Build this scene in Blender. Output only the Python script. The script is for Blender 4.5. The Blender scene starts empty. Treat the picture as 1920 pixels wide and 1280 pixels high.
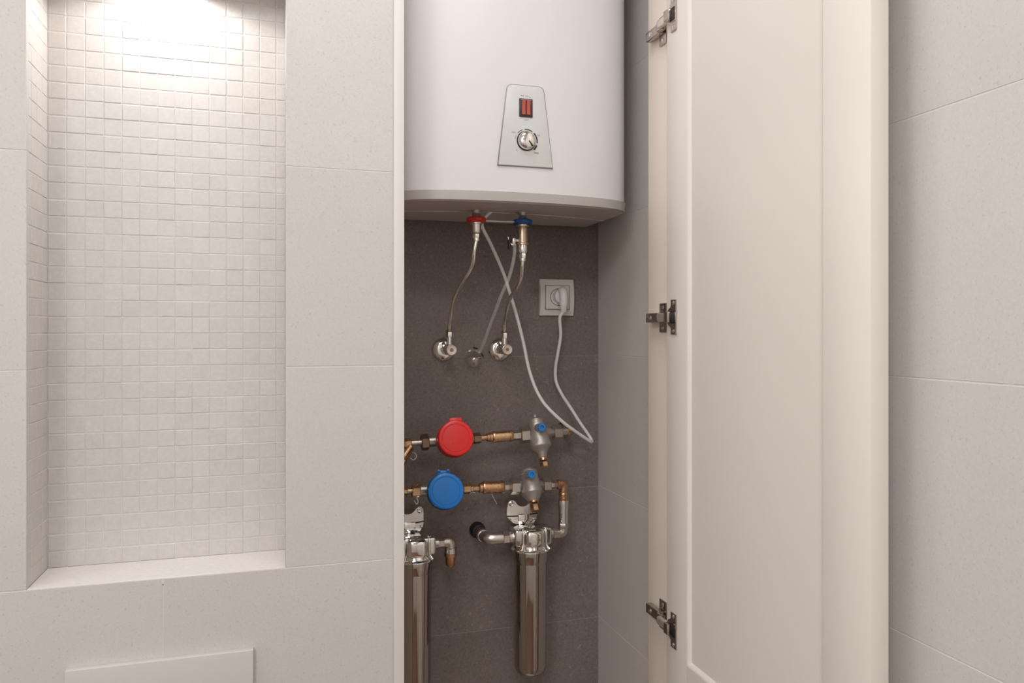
import bpy, bmesh, math, random
from mathutils import Vector, Matrix
random.seed(7)
C = bpy.context.scene.collection
sc = bpy.context.scene

# ------------------------------------------------------------------ camera
F = 1428.0                      # focal length in pixels of the 1920 px wide frame
TH = math.radians(16.76)        # the camera looks this far to the right of the wall normal
H = 1.554                       # eye height
HORIZON = 620.0
cam_d = bpy.data.cameras.new('camera'); cam = bpy.data.objects.new('camera', cam_d); C.objects.link(cam)
cam_d.sensor_width = 36; cam_d.lens = F / 1920 * 36; cam_d.shift_y = (HORIZON - 640) / 1920
cam_d.clip_start = 0.02
cam.location = (0, 0, H); cam.rotation_euler = (math.radians(90), 0, -TH)
sc.camera = cam

# ------------------------------------------------------------------ world, lights, exposure
w = bpy.data.worlds.new('world'); sc.world = w; w.use_nodes = True
w.node_tree.nodes['Background'].inputs[0].default_value = (0.02, 0.019, 0.018, 1)
sc.view_settings.view_transform = 'Standard'; sc.view_settings.look = 'None'
sc.view_settings.gamma = 1; sc.view_settings.use_curve_mapping = False
sc.view_settings.exposure = 0.0

def area_light(name, loc, size, energy, color, rot=(0, 0, 0), shape='SQUARE', size_y=None):
    d = bpy.data.lights.new(name, 'AREA'); d.shape = shape; d.size = size; d.energy = energy; d.color = color
    if size_y: d.size_y = size_y
    o = bpy.data.objects.new(name, d); C.objects.link(o); o.location = loc; o.rotation_euler = rot
    return o
CEIL = 2.70
LAMPS = [(-0.90, -0.90, 19.8), (0.0, -0.30, 9.8), (-0.90, 0.75, 3.9), (0.20, 0.78, 4.2)]       # unseen ceiling lamps, added and fitted to the wall tones: x, y, watts
for lx, ly, le in LAMPS:
    area_light('added_ceiling_light', (lx, ly, CEIL - 0.026), 0.40, le, (0.965, 0.975, 1.0))
NICHE_LAMP = (-0.165, 1.235, 2.10)
sd = bpy.data.lights.new('niche_spot_light', 'SPOT'); sd.energy = 2.4; sd.color = (1.0, 0.985, 0.96)
sd.spot_size = math.radians(158); sd.spot_blend = 0.25; sd.shadow_soft_size = 0.02
so = bpy.data.objects.new('niche_spot_light', sd); C.objects.link(so); so.location = (NICHE_LAMP[0], NICHE_LAMP[1], NICHE_LAMP[2] - 0.012)

# ------------------------------------------------------------------ helpers
def P(u, v, Y):
    """the place on the vertical plane y = Y that the eye finds at (u, v)"""
    X = Y * math.tan(TH + math.atan((u - 960) / F))
    d = X * math.sin(TH) + Y * math.cos(TH)
    return Vector((X, Y, H - (v - HORIZON) / F * d))
def S(u, v, Y, n):
    p = P(u, v, Y)
    return n * (p.x * math.sin(TH) + p.y * math.cos(TH)) / F

def lin(c):
    return tuple((x / 255 / 12.92) if x / 255 <= 0.04045 else ((x / 255 + 0.055) / 1.055) ** 2.4 for x in c)

def mat(name, rgb, rough=0.5, metal=0.0, srgb=True, **kw):
    m = bpy.data.materials.new(name); m.use_nodes = True
    b = m.node_tree.nodes['Principled BSDF']
    col = lin(rgb) if srgb else rgb
    b.inputs['Base Color'].default_value = (*col, 1)
    b.inputs['Roughness'].default_value = rough; b.inputs['Metallic'].default_value = metal
    for k, v in kw.items():
        b.inputs[k].default_value = v
    return m

def grain(m, scale=60, amount=0.08, rough_amount=0.0, bump=0.0, bump_scale=None, stretch=None):
    """soft procedural variation of colour, gloss and relief on a plain material"""
    nt = m.node_tree; N = nt.nodes; L = nt.links; b = N['Principled BSDF']
    geo = N.new('ShaderNodeNewGeometry'); src = geo.outputs['Position']
    if stretch:
        mp = N.new('ShaderNodeMapping'); mp.inputs['Scale'].default_value = stretch
        L.new(src, mp.inputs['Vector']); src = mp.outputs[0]
    n = N.new('ShaderNodeTexNoise'); n.inputs['Scale'].default_value = scale; n.inputs['Detail'].default_value = 4
    L.new(src, n.inputs['Vector'])
    col = b.inputs['Base Color'].default_value[:]
    mx = N.new('ShaderNodeMix'); mx.data_type = 'RGBA'
    mx.inputs['A'].default_value = (*[c * (1 - amount) for c in col[:3]], 1)
    mx.inputs['B'].default_value = (*[min(1, c * (1 + amount)) for c in col[:3]], 1)
    L.new(n.outputs['Fac'], mx.inputs['Factor']); L.new(mx.outputs['Result'], b.inputs['Base Color'])
    if rough_amount:
        r0 = b.inputs['Roughness'].default_value
        mr = N.new('ShaderNodeMapRange'); mr.inputs['To Min'].default_value = max(0.02, r0 - rough_amount)
        mr.inputs['To Max'].default_value = r0 + rough_amount
        L.new(n.outputs['Fac'], mr.inputs['Value']); L.new(mr.outputs[0], b.inputs['Roughness'])
    if bump:
        n2 = N.new('ShaderNodeTexNoise'); n2.inputs['Scale'].default_value = bump_scale or scale; n2.inputs['Detail'].default_value = 3
        L.new(src, n2.inputs['Vector'])
        bp = N.new('ShaderNodeBump'); bp.inputs['Strength'].default_value = bump; bp.inputs['Distance'].default_value = 0.001
        L.new(n2.outputs['Fac'], bp.inputs['Height']); L.new(bp.outputs[0], b.inputs['Normal'])
    return m

def stone(name, rgb, rough, speck, speck_amt, cloud_amt, light_specks=0.0, bump=0.15, tile_var=0.03, grain_amt=0.05, grain_scale=150, warm=(1.015, 1.0, 0.975)):
    """ceramic tile that imitates stone: clouds, fine grain and sparse dark and light specks"""
    m = bpy.data.materials.new(name); m.use_nodes = True
    nt = m.node_tree; N = nt.nodes; L = nt.links; b = N['Principled BSDF']
    b.inputs['Roughness'].default_value = rough
    geo = N.new('ShaderNodeNewGeometry'); oi = N.new('ShaderNodeObjectInfo')
    off = N.new('ShaderNodeVectorMath'); off.operation = 'SCALE'
    comb = N.new('ShaderNodeCombineXYZ')
    L.new(oi.outputs['Random'], comb.inputs[0]); L.new(oi.outputs['Random'], comb.inputs[1]); L.new(oi.outputs['Random'], comb.inputs[2])
    L.new(comb.outputs[0], off.inputs[0]); off.inputs['Scale'].default_value = 7.3
    add = N.new('ShaderNodeVectorMath'); L.new(geo.outputs['Position'], add.inputs[0]); L.new(off.outputs[0], add.inputs[1])
    def noise(scale, det, rgh=0.55):
        n = N.new('ShaderNodeTexNoise'); n.inputs['Scale'].default_value = scale; n.inputs['Detail'].default_value = det
        n.inputs['Roughness'].default_value = rgh; L.new(add.outputs[0], n.inputs['Vector']); return n.outputs['Fac']
    def ramp(src, lo, hi, a, c):
        mr = N.new('ShaderNodeMapRange'); mr.inputs['From Min'].default_value = lo; mr.inputs['From Max'].default_value = hi
        mr.inputs['To Min'].default_value = a; mr.inputs['To Max'].default_value = c; L.new(src, mr.inputs['Value']); return mr.outputs[0]
    def mul(a, c):
        x = N.new('ShaderNodeMath'); x.operation = 'MULTIPLY'; L.new(a, x.inputs[0]); L.new(c, x.inputs[1]); return x.outputs[0]
    k = ramp(noise(5, 4), 0.3, 0.7, 1 - cloud_amt, 1 + cloud_amt)
    k = mul(k, ramp(noise(grain_scale, 4, 0.7), 0.3, 0.7, 1 - grain_amt, 1 + grain_amt))
    k = mul(k, ramp(noise(speck, 2), 0.28, 0.37, 1 - speck_amt * 3.0, 1))
    k = mul(k, ramp(oi.outputs['Random'], 0, 1, 1 - tile_var, 1 + tile_var))
    if light_specks:
        k = mul(k, ramp(noise(speck * 0.7, 2), 0.66, 0.74, 1, 1 + light_specks))
    base = N.new('ShaderNodeMix'); base.data_type = 'RGBA'
    c0 = lin(rgb)
    base.inputs['A'].default_value = (*c0, 1); base.inputs['B'].default_value = (*[a * q for a, q in zip(c0, warm)], 1)
    L.new(ramp(noise(3, 3), 0.35, 0.65, 0, 1), base.inputs['Factor'])
    vm = N.new('ShaderNodeVectorMath'); vm.operation = 'SCALE'
    L.new(base.outputs['Result'], vm.inputs[0]); L.new(k, vm.inputs['Scale'])
    L.new(vm.outputs[0], b.inputs['Base Color'])
    bp = N.new('ShaderNodeBump'); bp.inputs['Strength'].default_value = bump; bp.inputs['Distance'].default_value = 0.0008
    L.new(noise(speck * 0.6, 3), bp.inputs['Height']); L.new(bp.outputs[0], b.inputs['Normal'])
    return m

M = {}
M['tile'] = stone('light_stone_tile', (204, 198, 193), 0.5, 260, 0.05, 0.02, 0.03, grain_amt=0.045, grain_scale=320)
M['dark'] = stone('dark_stone_tile', (128, 115, 111), 0.45, 130, 0.085, 0.11, 0.40, bump=0.2, grain_amt=0.20, grain_scale=170)
M['mosaic'] = stone('mosaic_tile', (205, 199, 195), 0.42, 200, 0.02, 0.02, 0.0, bump=0.12, tile_var=0.02)
M['sill'] = stone('sill_stone', (222, 215, 211), 0.45, 200, 0.02, 0.015, 0.0, bump=0.1)
M['grout'] = grain(mat('grout', (211, 206, 202), 0.85), 200, 0.05)
M['mgrout'] = grain(mat('mosaic_grout', (211, 206, 203), 0.85), 300, 0.05)
M['dgrout'] = grain(mat('dark_grout', (150, 138, 133), 0.9), 200, 0.05)
M['plaster'] = grain(mat('white_plaster', (226, 224, 221), 0.8), 30, 0.03)
M['floor'] = stone('floor_tile', (112, 80, 60), 0.4, 180, 0.05, 0.04)
M['lacquer'] = grain(mat('ivory_lacquer', (231, 222, 213), 0.4), 8, 0.012)
M['jamb'] = grain(mat('cream_jamb_paint', (236, 223, 209), 0.42), 8, 0.012)
M['jambw'] = grain(mat('white_jamb_paint', (216, 209, 202), 0.42), 8, 0.012)
M['enamel'] = grain(mat('white_enamel', (222, 217, 217), 0.44), 6, 0.008)
M['rim'] = grain(mat('grey_plastic_rim', (184, 177, 171), 0.38, 0.15), 40, 0.03)
M['under'] = grain(mat('grey_plastic_underside', (190, 178, 172), 0.5), 40, 0.04)
M['bead'] = mat('pale_plastic_bead', (190, 180, 174), 0.5)
M['panel'] = grain(mat('silver_control_panel', (214, 213, 210), 0.32, 0.05), 20, 0.015)
M['panel_edge'] = mat('panel_edge_grey', (150, 148, 146), 0.35, 0.4)
M['chrome'] = grain(mat('chrome', (0.82, 0.79, 0.75), 0.09, 1.0, srgb=False), 40, 0.03, 0.03)
M['steel'] = grain(mat('polished_steel', (0.48, 0.43, 0.39), 0.08, 1.0, srgb=False), 30, 0.04, 0.03, stretch=(1, 1, 0.1))
M['nickel'] = grain(mat('satin_nickel', (0.66, 0.60, 0.54), 0.30, 1.0, srgb=False), 120, 0.08, 0.06, 0.12, 400)
M['cast'] = grain(mat('cast_nickel', (0.46, 0.41, 0.375), 0.42, 0.7, srgb=False), 160, 0.10, 0.05, 0.25, 600)
M['brass'] = grain(mat('brass', (0.66, 0.45, 0.26), 0.27, 1.0, srgb=False), 120, 0.12, 0.06, 0.1, 300)
M['copper'] = grain(mat('copper', (0.62, 0.36, 0.21), 0.28, 1.0, srgb=False), 120, 0.12, 0.06, 0.1, 300)
M['bronze'] = grain(mat('brown_bronze', (0.30, 0.20, 0.14), 0.35, 1.0, srgb=False), 120, 0.15, 0.06)
M['hinge'] = grain(mat('hinge_nickel', (0.52, 0.46, 0.41), 0.24, 1.0, srgb=False), 80, 0.06, 0.05)
M['linkm'] = grain(mat('bright_nickel', (0.80, 0.74, 0.68), 0.35, 0.85, srgb=False), 80, 0.05)
M['black'] = grain(mat('black_rubber_and_shade', (22, 20, 19), 0.5), 80, 0.1)
M['ink'] = mat('black_print', (40, 36, 34), 0.6)
M['ink2'] = mat('grey_print', (140, 134, 131), 0.6)
M['red'] = grain(mat('red_plastic', (226, 30, 22), 0.32), 40, 0.03)
M['redclear'] = grain(mat('dull_red_plastic', (176, 60, 50), 0.35), 60, 0.05)
M['reddark'] = grain(mat('dark_red_plastic', (186, 36, 24), 0.45), 60, 0.05)
M['blue'] = grain(mat('blue_plastic', (0, 116, 198), 0.34), 40, 0.03)
M['bluebody'] = grain(mat('dull_blue_plastic', (8, 80, 140), 0.4), 40, 0.04)
M['bluering'] = grain(mat('collar_blue_plastic', (10, 74, 138), 0.42), 60, 0.04)
M['bluecap'] = grain(mat('light_blue_plastic', (40, 130, 200), 0.35), 60, 0.04)
M['socket'] = grain(mat('cream_socket_plastic', (226, 217, 207), 0.4), 20, 0.01)
M['cord'] = grain(mat('pale_grey_cord', (230, 226, 222), 0.45), 30, 0.02)
M['wire'] = mat('white_wire', (212, 206, 200), 0.5)
M['switch'] = mat('switch_black', (56, 40, 38), 0.35)
M['rocker'] = grain(mat('rocker_red', (180, 82, 68), 0.25), 60, 0.12)
M['clear'] = mat('clear_plastic', (235, 230, 226), 0.10, 0.0, Alpha=0.24, IOR=1.45)
def thin_clear(name):
    """thin clear plastic: lets most light through and mirrors a little"""
    m = bpy.data.materials.new(name); m.use_nodes = True; N = m.node_tree.nodes; L = m.node_tree.links
    N.remove(N['Principled BSDF']); out = N['Material Output']
    tr = N.new('ShaderNodeBsdfTransparent'); tr.inputs[0].default_value = (0.98, 0.975, 0.97, 1)
    gl = N.new('ShaderNodeBsdfGlossy'); gl.inputs['Color'].default_value = (1, 1, 1, 1); gl.inputs['Roughness'].default_value = 0.06
    mx = N.new('ShaderNodeMixShader'); mx.inputs[0].default_value = 0.12; L.new(tr.outputs[0], mx.inputs[1]); L.new(gl.outputs[0], mx.inputs[2])
    L.new(mx.outputs[0], out.inputs['Surface']); return m
M['glass'] = thin_clear('clear_thin_plastic')
M['olive'] = grain(mat('dull_nickel_brass', (0.56, 0.45, 0.34), 0.34, 1.0, srgb=False), 120, 0.10, 0.05, 0.1, 300)
M['plate'] = grain(mat('matt_plate', (198, 194, 189), 0.4), 20, 0.01)
def emit(name, rgb, strength):
    m = bpy.data.materials.new(name); m.use_nodes = True
    b = m.node_tree.nodes['Principled BSDF']
    b.inputs['Base Color'].default_value = (0.8, 0.8, 0.8, 1)
    b.inputs['Emission Color'].default_value = (*rgb, 1); b.inputs['Emission Strength'].default_value = strength
    return m
M['glow'] = emit('lamp_glass', (0.97, 0.98, 1.0), 1.2)

WL = {}                                                # world location of every object built here
def wloc(o): return WL.get(o.name, Vector((0, 0, 0))) if o else Vector((0, 0, 0))

def thing(name, label, cat, loc, group=None):
    o = bpy.data.objects.new(name, None); C.objects.link(o)
    o.empty_display_size = 0.02; o.location = loc; WL[o.name] = Vector(loc)
    tag(o, label, cat, group); return o
def tag(o, label=None, cat=None, group=None, kind=None):
    if label: o['label'] = label
    if cat: o['category'] = cat
    if group: o['group'] = group
    if kind: o['kind'] = kind
    return o
def place(name, me, world, parent=None):
    o = bpy.data.objects.new(name, me); C.objects.link(o)
    o.location = Vector(world) - wloc(parent); o.parent = parent
    WL[o.name] = Vector(world); return o

def frame_for(axis):
    a = Vector(axis).normalized()
    t = Vector((0, 0, 1)) if abs(a.z) < 0.9 else Vector((0, 1, 0))
    x = t.cross(a).normalized(); y = a.cross(x).normalized()
    return x, y, a

class MB:
    """collects shapes in world coordinates; build() links them as one mesh object"""
    def __init__(self): self.bm = bmesh.new()
    def box(self, lo, hi, bevel=0.0, seg=2):
        lo, hi = Vector(lo), Vector(hi)
        r = bmesh.ops.create_cube(self.bm, size=1.0, matrix=Matrix.Translation((lo + hi) / 2) @ Matrix.Diagonal((*(hi - lo), 1)))
        if bevel:
            es = list({e for v in r['verts'] for e in v.link_edges})
            bmesh.ops.bevel(self.bm, geom=es, offset=bevel, segments=seg, profile=0.5, affect='EDGES', clamp_overlap=True)
        return self
    def obox(self, c, x, y, z, size, bevel=0.0, seg=2):
        """box with its own axes"""
        m = Matrix((Vector(x), Vector(y), Vector(z))).transposed().to_4x4()
        r = bmesh.ops.create_cube(self.bm, size=1.0, matrix=Matrix.Translation(c) @ m @ Matrix.Diagonal((*size, 1)))
        if bevel:
            es = list({e for v in r['verts'] for e in v.link_edges})
            bmesh.ops.bevel(self.bm, geom=es, offset=bevel, segments=seg, profile=0.5, affect='EDGES', clamp_overlap=True)
        return self
    def lathe(self, p0, axis, prof, seg=32, phase=0.0, cap=True):
        """prof: (distance along the axis, radius)"""
        x, y, a = frame_for(axis); p0 = Vector(p0); rings = []
        for t, r in prof:
            if r < 1e-6:
                rings.append([self.bm.verts.new(p0 + a * t)])
            else:
                rings.append([self.bm.verts.new(p0 + a * t + (x * math.cos(q) + y * math.sin(q)) * r)
                              for q in (phase + 2 * math.pi * i / seg for i in range(seg))])
        for A, B in zip(rings, rings[1:]):
            if len(A) == 1 and len(B) == 1: continue
            for i in range(seg):
                j = (i + 1) % seg
                if len(A) == 1: self.bm.faces.new((A[0], B[j], B[i]))
                elif len(B) == 1: self.bm.faces.new((A[i], A[j], B[0]))
                else: self.bm.faces.new((A[i], A[j], B[j], B[i]))
        if cap:
            if len(rings[0]) > 1: self.bm.faces.new(rings[0][::-1])
            if len(rings[-1]) > 1: self.bm.faces.new(rings[-1])
        return self
    def rod(self, p0, p1, r, seg=24, ch=0.0, r1=None):
        p0, p1 = Vector(p0), Vector(p1); L = (p1 - p0).length; r1 = r if r1 is None else r1
        pr = [(0, r - ch), (ch, r), (L - ch, r1), (L, r1 - ch)] if ch else [(0, r), (L, r1)]
        return self.lathe(p0, p1 - p0, pr, seg)
    def hexnut(self, p0, p1, r, phase=0.0):
        p0, p1 = Vector(p0), Vector(p1); L = (p1 - p0).length; c = min(0.0012, L * 0.15)
        return self.lathe(p0, p1 - p0, [(0, r * 0.9), (c, r), (L - c, r), (L, r * 0.9)], 6, phase)
    def tube(self, pts, r, seg=12, sub=8, smooth=True, closed=False):
        pts = [Vector(p) for p in pts]
        if smooth and len(pts) > 2:
            out = []; n = len(pts)
            for i in range(n if closed else n - 1):
                if closed: a, b, c, d = (pts[(i + k) % n] for k in (-1, 0, 1, 2))
                else: a, b, c, d = pts[max(i - 1, 0)], pts[i], pts[i + 1], pts[min(i + 2, n - 1)]
                for k in range(sub):
                    t = k / sub
                    out.append(0.5 * (2 * b + (c - a) * t + (2 * a - 5 * b + 4 * c - d) * t * t + (3 * b - 3 * c + d - a) * t ** 3))
            if not closed: out.append(pts[-1])
            pts = out
        n = len(pts); rings = []; x = None
        for i, p in enumerate(pts):
            if closed: tg = (pts[(i + 1) % n] - pts[i - 1]).normalized()
            else: tg = (pts[min(i + 1, n - 1)] - pts[max(i - 1, 0)]).normalized()
            if x is None: x, y, _ = frame_for(tg)
            else:
                x = (x - tg * x.dot(tg)).normalized(); y = tg.cross(x)
            rr = r(i / max(1, n - 1)) if callable(r) else r
            rings.append([self.bm.verts.new(p + (x * math.cos(q) + y * math.sin(q)) * rr) for q in (2 * math.pi * k / seg for k in range(seg))])
        R = rings + [rings[0]] if closed else rings
        for A, B in zip(R, R[1:]):
            for i in range(seg):
                j = (i + 1) % seg; self.bm.faces.new((A[i], A[j], B[j], B[i]))
        if not closed:
            self.bm.faces.new(rings[0][::-1]); self.bm.faces.new(rings[-1])
        return self
    def prism(self, outline, depth, bevel=0.0, seg=2):
        """outline: world points in one plane; depth: world vector"""
        depth = Vector(depth); A = [self.bm.verts.new(Vector(p)) for p in outline]
        B = [self.bm.verts.new(Vector(p) + depth) for p in outline]; n = len(A)
        fs = [self.bm.faces.new(A[::-1]), self.bm.faces.new(B)]
        for i in range(n):
            j = (i + 1) % n; fs.append(self.bm.faces.new((A[i], A[j], B[j], B[i])))
        bmesh.ops.recalc_face_normals(self.bm, faces=fs)
        if bevel:
            es = [e for f in fs[:2] for e in f.edges]
            bmesh.ops.bevel(self.bm, geom=list(set(es)), offset=bevel, segments=seg, profile=0.5, affect='EDGES', clamp_overlap=True)
        return self
    def build(self, name, m, parent=None, angle=38, origin=None):
        bmesh.ops.recalc_face_normals(self.bm, faces=self.bm.faces[:])
        me = bpy.data.meshes.new(name)
        vs = [v.co for v in self.bm.verts]
        c = Vector([(min(v[k] for v in vs) + max(v[k] for v in vs)) / 2 for k in range(3)]) if origin is None else Vector(origin)
        bmesh.ops.translate(self.bm, verts=self.bm.verts[:], vec=-c)
        self.bm.to_mesh(me); self.bm.free()
        me.materials.append(M[m] if isinstance(m, str) else m)
        if angle:
            for p in me.polygons: p.use_smooth = True
            me.set_sharp_from_angle(angle=math.radians(angle))
        return place(name, me, c, parent)
def struct(o): o['kind'] = 'structure'; return o

# ------------------------------------------------------------------ the setting
YF = 1.187          # front wall, tile face
YB = 1.619          # back wall of the cupboard, tile face
XR = 0.695          # right wall, tile face
XL = 0.165          # left end of the cupboard opening
NX0, NX1, NZ0, NZ1, NY = -0.335, 0.0045, 1.2, 2.1, 1.284     # niche
RX0, RY0 = -1.30, -1.35

struct(MB().box((RX0 - .1, RY0 - .1, -.05), (XR + .1, YB + .1, 0)).build('floor', 'floor', angle=0))
struct(MB().box((RX0 - .1, RY0 - .1, CEIL), (XR + .1, YB + .1, CEIL + .05)).build('ceiling', 'plaster', angle=0))
struct(MB().box((RX0 - .1, RY0 - .1, 0), (RX0, YF, CEIL)).build('wall_left', 'plaster', angle=0))
struct(MB().box((RX0, RY0 - .1, 0), (XR + .1, RY0, CEIL)).build('wall_rear', 'plaster', angle=0))

tile_cache = {}
def tile_mesh(dx, dy, dz, bev, m, key='tile'):
    k = (round(dx, 4), round(dy, 4), round(dz, 4), bev, m)
    if k not in tile_cache:
        b = bmesh.new(); bmesh.ops.create_cube(b, size=1.0, matrix=Matrix.Diagonal((dx, dy, dz, 1)))
        if bev: bmesh.ops.bevel(b, geom=b.edges[:], offset=bev, segments=1, profile=0.5, affect='EDGES')
        me = bpy.data.meshes.new(key); b.to_mesh(me); b.free(); me.materials.append(M[m]); tile_cache[k] = me
    return tile_cache[k]

GAP = 0.0011
def split(lo, hi, joints):
    js = [lo] + [j for j in joints if lo + 0.004 < j < hi - 0.004] + [hi]
    return list(zip(js, js[1:]))

# front wall with the niche opening
m = MB(); D0 = YF + 0.0004
for lo, hi in (((RX0, D0, 0), (NX0 - .008, YB, CEIL)), ((NX1 + .008, D0, 0), (XL - .0001, YF + .089, CEIL)), ((NX1 + .008, YF + .089, 0), (XL - .012, YB, CEIL)),
               ((NX0 - .008, D0, 0), (NX1 + .008, YB, NZ0 - .010)), ((NX0 - .008, D0, NZ1 + .008), (NX1 + .008, YB, CEIL)),
               ((NX0 - .008, D0, NZ0 - .010), (NX0 - .0003, YF + .0105, NZ1 + .008)), ((NX1 + .0003, D0, NZ0 - .010), (NX1 + .008, YF + .0105, NZ1 + .008)),
               ((NX0 - .008, NY + .0085, NZ0 - .010), (NX1 + .008, YB, NZ1 + .008))):
    m.box(lo, hi)
wall_front = struct(m.build('wall_front', 'grout', angle=0))
ZJ = [0.3 * i for i in range(0, 10)]
def xjoints(row): return [-1.364, -0.764, -0.164] if row % 2 else [-1.064, -0.464, 0.136 + 9]
for row in range(9):
    z0, z1 = ZJ[row], ZJ[row + 1]
    spans = [(RX0, NX0), (NX1, XL)] if NZ0 - .01 <= z0 < NZ1 - .01 else [(RX0, XL)]
    for a, b in spans:
        for x0, x1 in split(a, b, xjoints(row)):
            g0 = 0 if x0 in (NX1,) else GAP / 2; g1 = 0 if x1 in (NX0,) else GAP / 2
            zz0 = z0 + GAP / 2; zz1 = z1 - GAP / 2
            me = tile_mesh(x1 - x0 - g0 - g1, .008, zz1 - zz0, .0006, 'tile')
            place('tile', me, ((x0 + g0 + x1 - g1) / 2, YF + .004, (zz0 + zz1) / 2), wall_front)

# right wall, continuous from the room into the cupboard
wall_right = struct(MB().box((XR + .0004, RY0, 0), (XR + .1, YB + .1, CEIL)).build('wall_right', 'grout', angle=0))
for row in range(9):
    yj = [-1.05 + .6 * i for i in range(6)] if row % 2 else [-0.75 + .6 * i - .0 for i in range(6)]
    yj = [y for y in yj if not (0.55 < y < 0.76 or 1.33 < y)]
    for y0, y1 in split(RY0, YB, yj):
        me = tile_mesh(.008, y1 - y0 - GAP, .3 - GAP, .0006, 'tile')
        place('tile', me, (XR + .004, (y0 + y1) / 2, ZJ[row] + .15), wall_right)

# back wall of the cupboard: dark tiles
wall_back = struct(MB().box((XL - .012, YB + .0004, 0), (XR + .0011, YB + .1, CEIL)).build('wall_back', 'dgrout', angle=0))
for row in range(9):
    for x0, x1 in split(XL - .010, XR, []):
        me = tile_mesh(x1 - x0 - GAP, .008, .3 - GAP, .0006, 'dark')
        place('tile', me, ((x0 + x1) / 2, YB + .004, ZJ[row] - .003 + .15), wall_back)
struct(MB().box((XL - .012, YF + .09, .10), (XL + .003, YB + .001, CEIL)).build('wall_cupboard_left', 'jamb', angle=0))
struct(MB().box((XL, YF + .02, 0), (XR, YB, .10)).build('wall_cupboard_plinth', 'plaster', angle=0))
struct(MB().box((XL, YF, 2.46), (XR, YF + .02, CEIL)).build('wall_cupboard_lintel', 'tile', angle=0))

# jambs of the cupboard
struct(MB().box((XL, YF - .003, 0), (XL + .0165, YF + .09, 2.46), .0012).build('trim_1', 'jambw'))
struct(MB().box((.655, YF + .004, 0), (XR, YF + .104, 2.46), .0012).build('trim_2', 'jamb'))

# ------------------------------------------------------------------ niche
niche_back = struct(MB().box((NX0 - .006, NY + .0006, NZ0 - .008), (NX1 + .006, NY + .0083, NZ1 + .006)).build('wall_niche_back', 'mgrout', angle=0))
niche_left = struct(MB().box((NX0 - .0075, YF + .010, NZ0 - .008), (NX0 - .0006, NY + .0008, NZ1 + .006)).build('wall_niche_left', 'mgrout', angle=0))
niche_right = struct(MB().box((NX1 + .0004, YF + .010, NZ0 - .008), (NX1 + .0075, NY + .0008, NZ1 + .006)).build('wall_niche_right', 'mgrout', angle=0))
PT = 0.025; TG = 0.0009; TH_ = 0.0016
mt = {}
def mosaic(parent, tiles, axis, limit):
    """tiles: (centre, width); each small tile sits a hair uneven in its bed"""
    tiles.sort(key=lambda t: (Vector(t[0]) - cam.location).length)
    stuff = bmesh.new()
    for n, (c, wd) in enumerate(tiles):
        size = (wd - TG, .006, PT - TH_) if axis == 'y' else (.006, wd - TG, PT - TH_)
        c = Vector(c); j = random.uniform(-.0002, .0003)
        rx, rz = random.uniform(-.007, .007), random.uniform(-.0035, .0035)
        if axis == 'y': c.y += j
        else: c.x += j * (1 if parent is niche_right else -1)
        if n < limit:
            o = place('mosaic_tile', tile_mesh(*size, .0004, 'mosaic', 'mosaic_tile'), c, parent)
            o.rotation_euler = (rx, 0, rz) if axis == 'y' else (0, rx, rz)
        else:
            q = bmesh.ops.create_cube(stuff, size=1.0, matrix=Matrix.Translation(c) @ Matrix.Rotation(rz, 4, 'Z') @ Matrix.Rotation(rx, 4, 'X' if axis == 'y' else 'Y') @ Matrix.Diagonal((*size, 1)))
            bmesh.ops.bevel(stuff, geom=list({e for v in q['verts'] for e in v.link_edges}), offset=.0007, segments=1, profile=.5, affect='EDGES')
    if len(tiles) > limit:
        me = bpy.data.meshes.new('mosaic_tiles'); 
        cc = wloc(parent); bmesh.ops.translate(stuff, verts=stuff.verts[:], vec=-cc)
        stuff.to_mesh(me); me.materials.append(M['mosaic'])
        tag(place('mosaic_tiles', me, cc, parent), kind='stuff')
    stuff.free()
rows = int(round((NZ1 - NZ0) / PT))
T = []
for r in range(rows):
    x = NX0
    while x < NX1 - .004:
        x1 = min(x + PT, NX1); T.append((((x + x1) / 2, NY + .003, NZ0 + (r + .5) * PT), x1 - x)); x = x1
mosaic(niche_back, T, 'y', 300)
for par, fx in ((niche_left, NX0 - .003), (niche_right, NX1 + .003)):
    T = []
    for r in range(rows):
        y = NY
        while y > YF + .0105:
            y1 = max(y - PT, YF + .0085); T.append(((fx, (y + y1) / 2, NZ0 + (r + .5) * PT), y - y1)); y = y1
    mosaic(par, T, 'x', 300 if par is niche_left else 0)
struct(MB().box((NX0, YF + .0002, NZ0 - .0085), (NX1, NY, NZ0 + .0008), .0006, 1).build('trim_3', 'sill'))
struct(MB().box((NX0, YF + .009, NZ1 - .001), (NX1, NY, NZ1 + .007)).build('trim_4', 'sill', angle=0))
t = thing('niche_downlight', 'small recessed downlight in the top of the mosaic niche', 'downlight', (NICHE_LAMP[0], NICHE_LAMP[1], NZ1 - .004))
MB().lathe((NICHE_LAMP[0], NICHE_LAMP[1], NZ1 - .0012), (0, 0, -1), [(0, .034), (.003, .034), (.004, .031), (.004, .024), (.001, .022)], 32, cap=False).build('ring', 'nickel', t)
MB().lathe((NICHE_LAMP[0], NICHE_LAMP[1], NZ1 - .0014), (0, 0, -1), [(0, .022), (.001, .022), (.0016, .012), (.0018, 0)], 32).build('lens', 'glow', t)

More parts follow.
